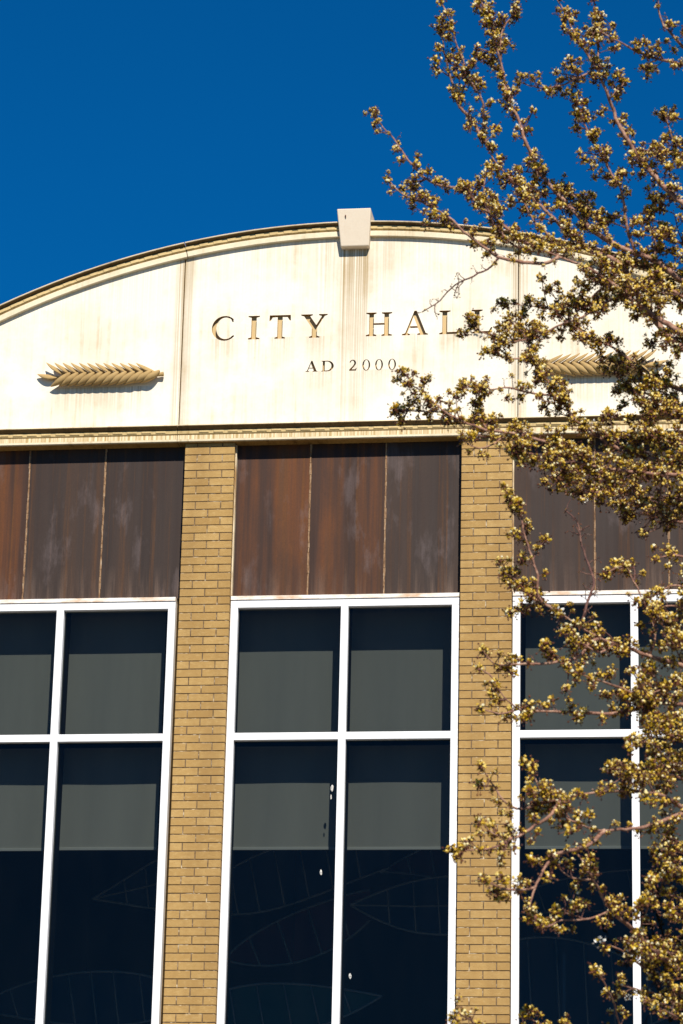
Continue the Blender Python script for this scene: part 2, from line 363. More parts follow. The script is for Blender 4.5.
def curve_slab(name, loops, y0, y1, material, parent):
    """flat outline(s) in x,z filled and given thickness from y0 to y1"""
    cu = bpy.data.curves.new(name, 'CURVE'); cu.dimensions = '2D'; cu.fill_mode = 'BOTH'; cu.extrude = (y1 - y0) / 2
    for P in loops:
        s_ = cu.splines.new('POLY'); s_.points.add(len(P) - 1)
        for i, (a, c) in enumerate(P): s_.points[i].co = (a, c, 0, 1)
        s_.use_cyclic_u = True
    tmp = bpy.data.objects.new('tmp', cu); COL.objects.link(tmp)
    dg = bpy.context.evaluated_depsgraph_get()
    me = bpy.data.meshes.new_from_object(tmp.evaluated_get(dg))
    bpy.data.objects.remove(tmp); bpy.data.curves.remove(cu)
    n = len(me.vertices); co_ = np.empty(n * 3); me.vertices.foreach_get('co', co_); co_ = co_.reshape(-1, 3)
    new = np.stack([co_[:, 0], (y0 + y1) / 2 - co_[:, 2], co_[:, 1]], 1)
    me.vertices.foreach_set('co', new.ravel()); me.materials.clear(); me.materials.append(material); me.name = name
    me.polygons.foreach_set('use_smooth', [False] * len(me.polygons))
    me.update()
    o = bpy.data.objects.new(name, me); COL.objects.link(o); o.parent = parent
    return o

def arc_pts(x0, x1, r, n):
    return [(x0 + (x1 - x0) * i / n, ZC + math.sqrt(max(r * r - (x0 + (x1 - x0) * i / n) ** 2, 0))) for i in range(n + 1)]
DEP = .048
zb0 = CT - .01
def panel(x0, x1, texts):
    r = WR + .06
    lim = math.sqrt(r * r - (zb0 + .02 - ZC) ** 2)
    x0, x1 = max(x0, -lim), min(x1, lim)
    out_ = [(x0, zb0), (x1, zb0)] + arc_pts(x1, x0, r, 36)
    loops = [out_]
    for ch, o, hs in texts:
        loops.append(o); loops += hs
    o = curve_slab('wall_panel', loops, 0, DEP, M['wall'], hall)
    me = o.data; me.materials.append(M['soffit'])      # dark tone paints shade onto the cut edges of the letters and joints
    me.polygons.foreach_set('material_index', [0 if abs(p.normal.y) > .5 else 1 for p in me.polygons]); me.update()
    return o
J = .006
panel(-20, -1.93 - J, []); panel(-1.93 + J, 1.905 - J, TEXT); panel(1.905 + J, 20, [])
words = {0: 'C', 1: 'I', 2: 'T', 3: 'Y'}
for ch, o, hs in TEXT:
    l = curve_slab('letter', [o] + hs, DEP - .004, DEP + .004, M['letter'], hall)
# solid wall behind the panels
r = WR + .05; lim = math.sqrt(r * r - (zb0 + .02 - ZC) ** 2)
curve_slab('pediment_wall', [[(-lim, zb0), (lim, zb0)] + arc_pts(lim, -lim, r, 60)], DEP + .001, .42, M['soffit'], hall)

# arch moulding: a profile swept along the arc; (radius drop, projection)
def sweep_arch(name, prof, material, gaps=True, x_lim=None, more=None):
    b = MB(); a_end = math.asin(min(1, (x_lim or XE) / RO)); segs = []
    joints = [-1.93, 1.905]
    aj = [math.asin(x / RO) for x in joints]; g = .005 / RO
    cuts = [-a_end] + [v_ for a in aj for v_ in (a - g, a + g)] + [a_end]
    for s0, s1 in zip(cuts[::2], cuts[1::2]):
        n = max(8, int((s1 - s0) / (math.radians(1.2)))); base = len(b.v); k = len(prof)
        for i in range(n + 1):
            a = s0 + (s1 - s0) * i / n
            for dr, y in prof:
                rr = RO - dr; b.v.append((rr * math.sin(a), y, ZC + rr * math.cos(a)))
        for i in range(n):
            for j in range(k):
                j2 = (j + 1) % k
                b.f.append([base + i * k + j, base + i * k + j2, base + (i + 1) * k + j2, base + (i + 1) * k + j]); b.mi.append(0); b.sm.append(False)
        b.f.append([base + j for j in range(k)][::-1]); b.mi.append(0); b.sm.append(False)
        b.f.append([base + n * k + j for j in range(k)]); b.mi.append(0); b.sm.append(False)
    if more: more(b)
    return b.build(name, material, hall)
# the run of small beads, one mesh of repeated pattern on the course
def beads_arch(b):
    step = .165; n = int(XE / step)
    for i in range(-n, n + 1):
        a = (i + .5) * step / RO
        if abs(RO * math.sin(a)) > XE - .1: continue
        c, s_ = math.cos(a), math.sin(a)
        for (da, w) in ((0, .062),):
            vs = []
            for yy in (-.050, -.0635):
                for (u, dr) in ((-w, .050), (w, .050), (w * .92, .080), (-w * .92, .080)):
                    rr = RO - dr - (0 if yy > -.05 else 0); uu = u * (1 if yy > -.05 else .8)
                    vs.append((rr * s_ + uu * c, yy, ZC + rr * c - uu * s_))
            b.add(vs, [(0, 1, 2, 3), (7, 6, 5, 4), (0, 4, 5, 1), (1, 5, 6, 2), (2, 6, 7, 3), (3, 7, 4, 0)])

sweep_arch('arch_coping', [(0, .45), (0, -.100), (.006, -.106), (.013, -.104), (.013, .45)], M['trim'])
sweep_arch('arch_cove', [(.0155, .40), (.0155, -.088), (.022, -.072), (.032, -.05), (.032, .40)], M['cove'])
sweep_arch('arch_bead_course', [(.034, .30), (.034, -.044), (.045, -.056), (.080, -.058), (.088, -.046), (.092, -.030), (.098, -.026), (.098, .30)], M['bead'], more=beads_arch)
sweep_arch('arch_fascia', [(.101, .30), (.101, -.048), (.105, -.052), (.163, -.052), (.166, -.049), (.166, .30)], M['fascia'])
# straight cornice
def extrude_x(name, prof, material, spans, more=None):
    b = MB(); k = len(prof)
    for x0, x1 in spans:
        base = len(b.v)
        for x in (x0, x1):
            for z, y in prof: b.v.append((x, y, z))
        for j in range(k):
            j2 = (j + 1) % k
            b.f.append([base + j, base + j2, base + k + j2, base + k + j]); b.mi.append(0); b.sm.append(False)
        b.f.append([base + j for j in range(k)]); b.mi.append(0); b.sm.append(False)
        b.f.append([base + k + j for j in range(k)][::-1]); b.mi.append(0); b.sm.append(False)
    if more: more(b)
    return b.build(name, material, hall)
SP = [(-6.9, -1.932), (-1.926, 1.902), (1.908, 6.9)]
def beads_x(b):
    x = -6.8
    while x < 6.8:
        if abs(x + 1.93) > .1 and abs(x - 1.905) > .1: b.bbox(x, x + .115, -.069, -.055, CT - .074, CT - .047, .006)
        x += .165
extrude_x('cornice_crown', [(CT + .012, .40), (CT + .012, -.108), (CT + .002, -.113), (CT, -.109), (CT, .40)], M['trim'], SP)
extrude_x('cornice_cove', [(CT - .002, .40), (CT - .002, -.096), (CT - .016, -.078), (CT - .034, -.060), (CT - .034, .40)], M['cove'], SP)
extrude_x('cornice_bead_course', [(CT - .037, .40), (CT - .037, -.052), (CT - .05, -.062), (CT - .08, -.060), (CT - .092, -.048), (CT - .092, .40)], M['bead'], SP, more=beads_x)
extrude_x('cornice_fascia', [(CT - .095, .40), (CT - .095, -.052), (CT - .145, -.056), (CT - .145, .40)], M['ribbed'], SP)
extrude_x('cornice_lip', [(CT - .148, -.03), (CT - .148, -.062), (CT - .170, -.062), (CT - .175, -.056), (CT - .175, -.03)], M['fascia'], SP)
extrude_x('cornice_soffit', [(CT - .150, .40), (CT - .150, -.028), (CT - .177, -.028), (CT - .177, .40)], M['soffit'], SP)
ZS = CT - .178      # underside of cornice

# keystone
b = MB()
xt0, xt1, xb0, xb1 = -.163, .229, -.118, .206
zt, zb_ = 15.165, 14.725
prof = [(zb_, -.098), (zt, -.165)]
vs = [(xb0, -.10, zb_), (xb1, -.10, zb_), (xb1, .30, zb_), (xb0, .30, zb_), (xt0, -.165, zt), (xt1, -.165, zt), (xt1, .30, zt), (xt0, .30, zt)]
b.add(vs, [(0, 3, 2, 1), (4, 5, 6, 7), (0, 1, 5, 4), (1, 2, 6, 5), (2, 3, 7, 6), (3, 0, 4, 7)])
key = b.build('keystone', M['key'], hall)
bm_ = key.modifiers.new('bev', 'BEVEL'); bm_.width = .012; bm_.segments = 2; bm_.limit_method = 'ANGLE'
b = MB(); b.tube([(-.062, -.1625, 15.085), (-.058, -.159, 15.055)], [.008, .005], 6); b.build('anchor_hole', M['bud'], key)

# laurel reliefs: two rows of overlapping leaves along a stem
def leaf_solid(b, base, tip, w, bulge, twist=0.0, lift=0.0):
    base, tip = np.array(base, float), np.array(tip, float)
    ax = tip - base; ln = np.linalg.norm(ax); ax /= ln
    side = np.array([-ax[2], 0, ax[0]]); nrm = np.array([0, -1.0, 0])
    ct, st = math.cos(twist), math.sin(twist)
    s2 = side * ct + nrm * st; n2 = -side * st + nrm * ct
    NL, NR = 11, 10; st_ = len(b.v)
    for i in range(NL + 1):
        t = i / NL; wd = w * (math.sin(math.pi * min(1, t * .93 + .05)) ** .75) * (1 - .25 * t)
        cen = base + ax * ln * t + nrm * (lift * math.sin(math.pi * t) + .004) + side * (.12 * ln * (t - .5) ** 2 * 2 * (1 if side[2] > 0 else -1))
        for k in range(NR):
            an = 2 * math.pi * k / NR
            b.v.append(tuple(cen + s2 * math.cos(an) * wd + n2 * math.sin(an) * bulge * (wd / w)))
    for i in range(NL):
        for k in range(NR):
            b.f.append([st_ + i * NR + k, st_ + i * NR + (k + 1) % NR, st_ + (i + 1) * NR + (k + 1) % NR, st_ + (i + 1) * NR + k]); b.mi.append(0); b.sm.append(True)
def laurel(cx, cz, sgn):
    """sgn=+1: stem end on the right"""
    b = MB(); n = 12
    P = lambda u, w, y=-.02: (cx + sgn * u, y, cz + w)
    for i in range(n):
        u = -.56 + i * .095
        leaf_solid(b, P(u + .17, .010, -.03), P(u - .075, .160 - .003 * i, -.075), .041, .016, twist=sgn * .75, lift=.03)
    for i in range(n):
        u = -.50 + i * .094
        leaf_solid(b, P(u + .17, .030, -.075), P(u - .06, -.122 - (.0 if i < 10 else -.02), -.050), .045, .045, twist=0, lift=.02)
    leaf_solid(b, P(.665, -.002, -.03), P(.38, -.055, -.05), .058, .05)
    leaf_solid(b, P(-.50, -.01, -.045), P(-.735, .035, -.04), .045, .022, twist=.6 * sgn)
    b.tube([P(-.6, 0, -.03), P(0, .015, -.04), P(.64, .003, -.045), P(.735, .012, -.05)], [.02, .022, .02, .026], 8)
    o = b.build('laurel_relief', M['relief'], hall); return o
laurel(-2.855, 13.24, 1)["label"] = 'carved laurel branch in pale stone, stem pointing right'
laurel(2.83, 13.215, -1)["label"] = 'carved laurel branch in pale stone, stem pointing left'

# brick piers and wings
CH = BRICK_H = .0921
Z0B = 12.294          # level of a bed joint near the top of the piers
def bricks(name, x0, x1, ztop, zbot, yb=.12, yf=0.0, off=1):
    b = MB(); jt = .0095; bl = .287
    b.box(x0 + .004, x1 - .004, yf + .007, yb, zbot, ztop, 1)
    kmax = int(math.ceil((ztop - Z0B) / CH)); kmin = int(math.floor((zbot - Z0B) / CH))
    for k in range(kmin, kmax):
        za, zb2 = Z0B + k * CH, Z0B + (k + 1) * CH - jt
        za, zb2 = max(za, zbot), min(zb2, ztop - .002)
        if zb2 - za < .012: continue
        odd = (k + off) % 2
        xs = x0 - (bl / 2 if not odd else 0)
        while xs < x1 - .02:
            a, c = max(xs, x0), min(xs + bl - jt, x1)
            if xs + bl > x1 - .02: c = x1
            if c - a > .02:
                jy = random.uniform(-.0012, .0012)
                b.bbox(a + random.uniform(0, .002), c - random.uniform(0, .002) * (c != x1), yf + jy, yb, za + random.uniform(0, .0016), zb2, .0022)
            xs += bl
    return b.build(name, [M['brick'], M['mortar']], hall)
ZG = -.13
for i in (-1, 1):
    c = i * 1.5625
    bricks('brick_pier', c - PW / 2, c + PW / 2, ZS, ZG)
    c = i * 4.78
    bricks('brick_pier', c - PW / 2, c + PW / 2, ZS, ZG)
    xa, xb = (5.065, 6.9) if i > 0 else (-6.9, -5.065)
    bricks('brick_wall', xa + (0.002 if i > 0 else 0), xb - (.002 if i < 0 else 0), ZS, ZG, yf=.06, yb=.4)

# bays: rusty metal panels over white framed windows
RC = .12; PZ = 10.645; SILL = .55
def bay(cx, idx):
    x0, x1 = {-1: (-4.496, -1.8465), 0: (-1.2785, 1.2785), 1: (1.8465, 4.496)}[idx]
    seams = [cx - .428, cx + .424]
    if idx == -1: seams = [-3.655, -2.778]
    if idx == 1: seams = [2.75, 3.557]
    ed = [x0] + seams + [x1]
    for j in range(3):
        b = MB(); b.bbox(ed[j] + (.006 if j else 0), ed[j + 1] - (.006 if j < 2 else 0), RC, RC + .02, PZ, ZS + .02, .003)
        if idx == 0: mi = (1, 0, 2)[j]
        elif idx == -1: mi = (0, 3, 2)[j]
        else: mi = (3, 3, 2)[j]
        b.build('rusty_panel', M['rust'][mi], hall)
    for sx in seams:
        b = MB(); z = PZ
        while z < ZS - .01:
            w = random.uniform(.009, .014); h = random.uniform(.05, .16); z2 = min(z + h, ZS)
            b.bbox(sx - w, sx + w * random.uniform(.6, 1), RC - .008, RC + .01, z + .0005, z2, .004); z = z2
        b.build('panel_seam', M['seam'], hall)
    b = MB(); b.box(x0 + .0, x0 + .014, RC - .06, RC + .004, PZ + .01, ZS - .01); b.build('sealant_strip', M['sealant'], hall)
    b = MB(); b.box(x0, x1, .35, .42, PZ + .02, ZS + .1); b.build('spandrel_wall', M['inside'], hall)
    # window
    p0, p1 = x0, x1
    x0, x1 = {-1: (-4.48, -1.897), 0: (-1.274, 1.268), 1: (1.854, 4.48)}[idx]
    b = MB()
    for q0, q1 in ((p0, x0 - .001), (x1 + .001, p1)):
        if q1 - q0 > .002: b.box(q0, q1, RC + .03, RC + .09, SILL, PZ)
    b.build('side_shade_joint', M['cove'], hall)  # dark fill in the gap, its tone drawing the shadow strip beside the frame
    w_ = bpy.data.objects.new('window', None); COL.objects.link(w_); w_.parent = hall
    FY, FD = .055, .17
    b = MB(); b.bbox(x0, x1, FY - .012, RC + .06, PZ - .046, PZ, .003); b.build('window_cap', M['cap'], w_)
    b = MB()
    zt_ = PZ - .049; zg = zt_ - .084
    b.bbox(x0, x1, FY, FD, zg, zt_, .003)
    b.bbox(x0, x0 + .082, FY, FD, SILL, zg - .0015, .003); b.bbox(x1 - .082, x1, FY, FD, SILL, zg - .0015, .003)
    b.bbox(x0 + .083, x1 - .083, FY, FD, SILL, SILL + .07, .003)
    b.build('window_frame', M['frame'], w_)
    b = MB(); b.bbox(cx - .041, cx + .041, FY - .004, FD, SILL + .071, zg - .0015, .003); b.build('mullion', M['frame'], w_)
    tz = [(9.012, 9.094), (5.1, 5.182), (2.6, 2.682)]
    for za, zb2 in tz:
        for s0, s1 in ((x0 + .083, cx - .042), (cx + .042, x1 - .083)):
            b = MB(); b.bbox(s0, s1, FY + .003, FD - .02, za, zb2, .003); b.build('transom', M['frame'], w_)
    lv = [zg, 9.094, 9.012, 5.182, 5.1, 2.682, 2.6, SILL + .07]
    for s0, s1 in ((x0 + .083, cx - .042), (cx + .042, x1 - .083)):
        for k in range(0, 8, 2):
            b = MB(); gy = .118
            b.add([(s0, gy, lv[k + 1]), (s1, gy, lv[k + 1]), (s1, gy, lv[k]), (s0, gy, lv[k])], [(0, 1, 2, 3)])
            b.build('glass_pane', M['glass'], w_)
    b = MB(); b.box(x0 + .047, x1 - .047, FD + .005, .455, 9.03, 9.08); b.build('inner_ledge', M['inside'], w_)
    b = MB(); b.box(cx - .032, cx + .032, FD + .003, .452, SILL, 9.028); b.box(cx - .032, cx + .032, FD + .003, .452, 9.082, zt_); b.build('sun_blocker_fin', M['inside'], w_)  # added fin, blocks sun slipping between the two blinds
    b = MB(); b.box(p0 - .05, x0 + .045, FD + .003, .52, SILL, zt_); b.box(x1 - .045, p1 + .05, FD + .003, .52, SILL, zt_); b.build('sun_blocker_jamb', M['inside'], w_)  # added boxes, block sun slipping past the outer blind edges
    b = MB(); b.bbox(x0, x1, -.03, .2, SILL - .08, SILL - .002, .005); b.build('window_sill', M['fascia'], w_)
    b = MB(); b.box(x0, x1, .06, .35, ZG, SILL - .082); b.build('apron_wall', M['fascia'], hall)
    return w_
wins = {i: bay((-3.20, 0, 3.175)[i + 1], i) for i in (-1, 0, 1)}

# blinds inside, one per pane column
where = {(-1, 0): 'left column of the left window', (-1, 1): 'right column of the left window', (0, 0): 'left column of the middle window',
         (0, 1): 'right column of the middle window', (1, 0): 'left column of the right window, behind blossom', (1, 1): 'rightmost window column, behind blossom'}
for i in (-1, 0, 1):
    for j in (0, 1):
        cx = (-3.19, 0, 3.175)[i + 1] + (-.614 if j == 0 else .614); cx -= (4.36 - cx) / 31.5 * .36
        r_ = empty('roller_blind', (cx, .475, 10.66))
        tag(r_, 'pale roller blind half lowered in the ' + where[(i, j)], 'blind', 'roller blinds behind the tinted windows')
        nx, nz = 14, 24; b = MB(); w = .575; H = 2.76 + random.uniform(-.012, .012)
        ph = random.uniform(0, 6)
        for a in range(nx + 1):
            for c in range(nz + 1):
                u = a / nx * 2 - 1
                b.v.append((u * w, .004 * math.sin(3 * u + ph) * (c / nz), -H * c / nz))
        for a in range(nx):
            for c in range(nz):
                q = a * (nz + 1) + c; b.f.append([q, q + 1, q + nz + 2, q + nz + 1]); b.mi.append(0); b.sm.append(True)
        sh = b.build('blind_sheet', M['blind'], r_)
        b = MB(); b.bbox(-w, w, -.014, .012, -H - .032, -H + .002, .004); b.build('bottom_rail', M['rail'], r_)
        b = MB(); b.tube([(-w, .03, .03), (w, .03, .03)], .03, 10); b.build('roller_tube', M['rail'], r_)

# dark room behind, as walls, roof and floors of the building
b = MB(); b.box(-6.9, 6.9, 5.5, 5.7, ZG, 12.5); b.build('rear_wall', M['inside'], hall)
for s_ in (-1, 1):
    xa, xb = sorted((s_ * 6.9, s_ * 6.7)); b = MB(); b.box(xa, xb, .42, 5.49, ZG, 12.5); b.build('side_wall', [M['inside']], hall)
b = MB(); b.box(-6.9, 6.9, .43, 5.7, 12.51, 12.6); b.build('roof', M['roof'], hall)
b = MB(); b.box(-6.68, 6.68, .42, 5.48, ZG, .3); b.build('floor_slab', M['inside'], hall)

# hanging leaf lattice sculptures inside
def lattice(poly_top, poly_bot, ribs, Y, gm, label, mid=None):
    """two curved edges meeting in points, with ribs between; pixel paths give the sightlines, Y the depth in the room"""
    top = [at(x, y, Y) for x, y in poly_top]; bot = [at(x, y, Y) for x, y in poly_bot]
    def samp(P, t):
        P = np.array(P); d = np.r_[0, np.cumsum(np.linalg.norm(np.diff(P, axis=0), axis=1))]; q = t * d[-1]
        return np.array([np.interp(q, d, P[:, k]) for k in range(3)])
    def smooth(P, n=24):
        P = np.array(P); 
        if len(P) < 3: return [samp(P, i / n) for i in range(n + 1)]
        x = np.linspace(0, 1, len(P)); c = [np.polyfit(x, P[:, k], min(3, len(P) - 1)) for k in range(3)]
        return [np.array([np.polyval(c[k], t) for k in range(3)]) for t in np.linspace(0, 1, n + 1)]
    top, bot = smooth(top), smooth(bot)
    cen = (samp(top, .5) + samp(bot, .5)) / 2
    root = empty('hanging_sculpture', tuple(cen)); tag(root, label, 'sculpture', 'leaf shaped lattices seen through the windows')
    T = [p - cen for p in top]; B = [p - cen for p in bot]
    rr = .014
    b = MB(); b.tube(T, rr, 5); b.tube(B, rr, 5); b.build('outline_rod', M['rib'], root)
    for t in ribs:
        b = MB(); b.tube([samp(T, t), samp(B, min(1, max(0, t + .03)))], rr * .8, 5); b.build('rib', M['rib'], root)
    if mid:
        b = MB(); b.tube([(T[0] + B[0]) / 2, (samp(T, .5) + samp(B, .5)) / 2, (T[-1] + B[-1]) / 2], rr * .8, 5); b.build('centre_rod', M['rib'], root)
    b = MB(); n = len(T) - 1
    for k in range(n + 1): b.v.append(tuple(T[k] + np.array([0, .012, 0]))); b.v.append(tuple(B[k] + np.array([0, .012, 0])))
    for k in range(n): b.f.append([2 * k, 2 * k + 1, 2 * k + 3, 2 * k + 2]); b.mi.append(0); b.sm.append(False)
    b.build('art_glass', M[gm], root)
    b = MB(); b.tube([samp(T, .5), samp(T, .5) + np.array([0, 0, 12.5 - cen[2] - (samp(T, .5))[2]])], .003, 4); b.build('wire', M['inside'], root)
YI = 3.3
lattice([(92, 899), (130, 876), (165, 855), (200, 838)], [(92, 899), (130, 905), (165, 909), (200, 905)], [.3, .5, .7, .85], YI, 'blue', 'fan shaped lattice low behind the right pane of the left window', mid=True)
lattice([(-20, 1005), (30, 983), (95, 970), (150, 978), (190, 1000)], [(-20, 1010), (40, 1022), (95, 1024), (150, 1022), (190, 1000)], [.15, .3, .42, .52, .62, .74, .86], YI + .2, 'blue', 'domed lattice leaf at the bottom of the left window')
lattice([(205, 1000), (250, 985), (310, 985), (382, 996)], [(205, 1045), (260, 1040), (320, 1026), (382, 996)], [.15, .3, .45, .6, .78], YI, 'teal', 'teal glass leaf tapering right at the bottom of the middle window')
lattice([(215, 880), (270, 850), (330, 838), (390, 845)], [(215, 912), (270, 910), (330, 890), (390, 868)], [.1, .22, .36, .5, .64, .8], YI + .5, 'blue', 'dark blue lattice leaf just under the blinds of the middle window', mid=False)
lattice([(350, 905), (400, 885), (440, 877), (480, 878)], [(350, 905), (390, 925), (430, 934), (480, 932)], [.3, .5, .68, .85], YI + .3, 'blue', 'pointed lattice leaf in the right pane of the middle window', mid=True)
lattice([(380, 872), (410, 855), (440, 842), (475, 835)], [(380, 872), (410, 874), (440, 878), (475, 880)], [.3, .55, .8], YI + .7, 'wine', 'dark red glass leaf under the blind of the middle window')
lattice([(225, 960), (270, 925), (330, 900), (370, 890)], [(225, 960), (280, 965), (330, 950), (370, 920)], [.2, .4, .6, .8], YI + .9, 'wine', 'faint wine coloured lattice leaf in the middle window')
lattice([(500, 945), (560, 938), (620, 955), (680, 985)], [(500, 1050), (560, 1045), (620, 1035), (680, 1010)], [.15, .3, .45, .6, .8], YI + .2, 'blue', 'broad curved lattice in the lower left pane of the right window')
lattice([(500, 905), (560, 880), (630, 870), (700, 872)], [(500, 915), (560, 912), (630, 910), (700, 905)], [.2, .35, .5, .65, .8], YI + .5, 'blue', 'straight ribbed lattice behind blossom in the right window')

# bird droppings on the middle window
def dropping(px, py, w, h):
    c = at(px, py, .114); root = wins[0]
    b = MB(); n = 10; vs = [(c[0], .110, c[2])]
    for k in range(n):
        a = 2 * math.pi * k / n; r_ = random.uniform(.75, 1.15)
        vs.append((c[0] + w * r_ * math.cos(a), .1165, c[2] + h * r_ * math.sin(a)))
    b.add(vs, [(0, 1 + k, 1 + (k + 1) % n) for k in range(n)]); b.build('bird_dropping', M['drop'], root)
dropping(332, 788, .018, .040); dropping(331, 797, .010, .026); dropping(321, 872, .013, .03); dropping(350, 976, .015, .036)

# ------------------------------------------------------------------ the tree
tree = empty('blossoming_pear_tree', (5.3, -15.0, 0))
tag(tree, 'ornamental pear tree in young leaf and cream blossom at right of the building', 'tree')
TB = np.array([5.3, -15.0, 0.0])
def tl(p): return np.array(p) - TB
trunk_pts = [np.array([5.3, -15.0, -.1]), np.array([5.28, -15.02, 1.2]), np.array([5.22, -14.95, 2.6]), np.array([5.27, -14.9, 4.2]), np.array([5.2, -14.95, 5.8]), np.array([5.3, -15.05, 7.4]), np.array([5.25, -15.0, 9.2]), np.array([5.35, -15.0, 11.2])]
trunk_r = [.17, .145, .125, .105, .085, .06, .035, .012]
b = MB(); b.tube([tl(p) for p in trunk_pts], trunk_r, 14); b.build('trunk', M['bark'], tree)
def trunk_at(z):
    zs = [p[2] for p in trunk_pts]; return np.array([np.interp(z, zs, [p[k] for p in trunk_pts]) for k in range(3)])

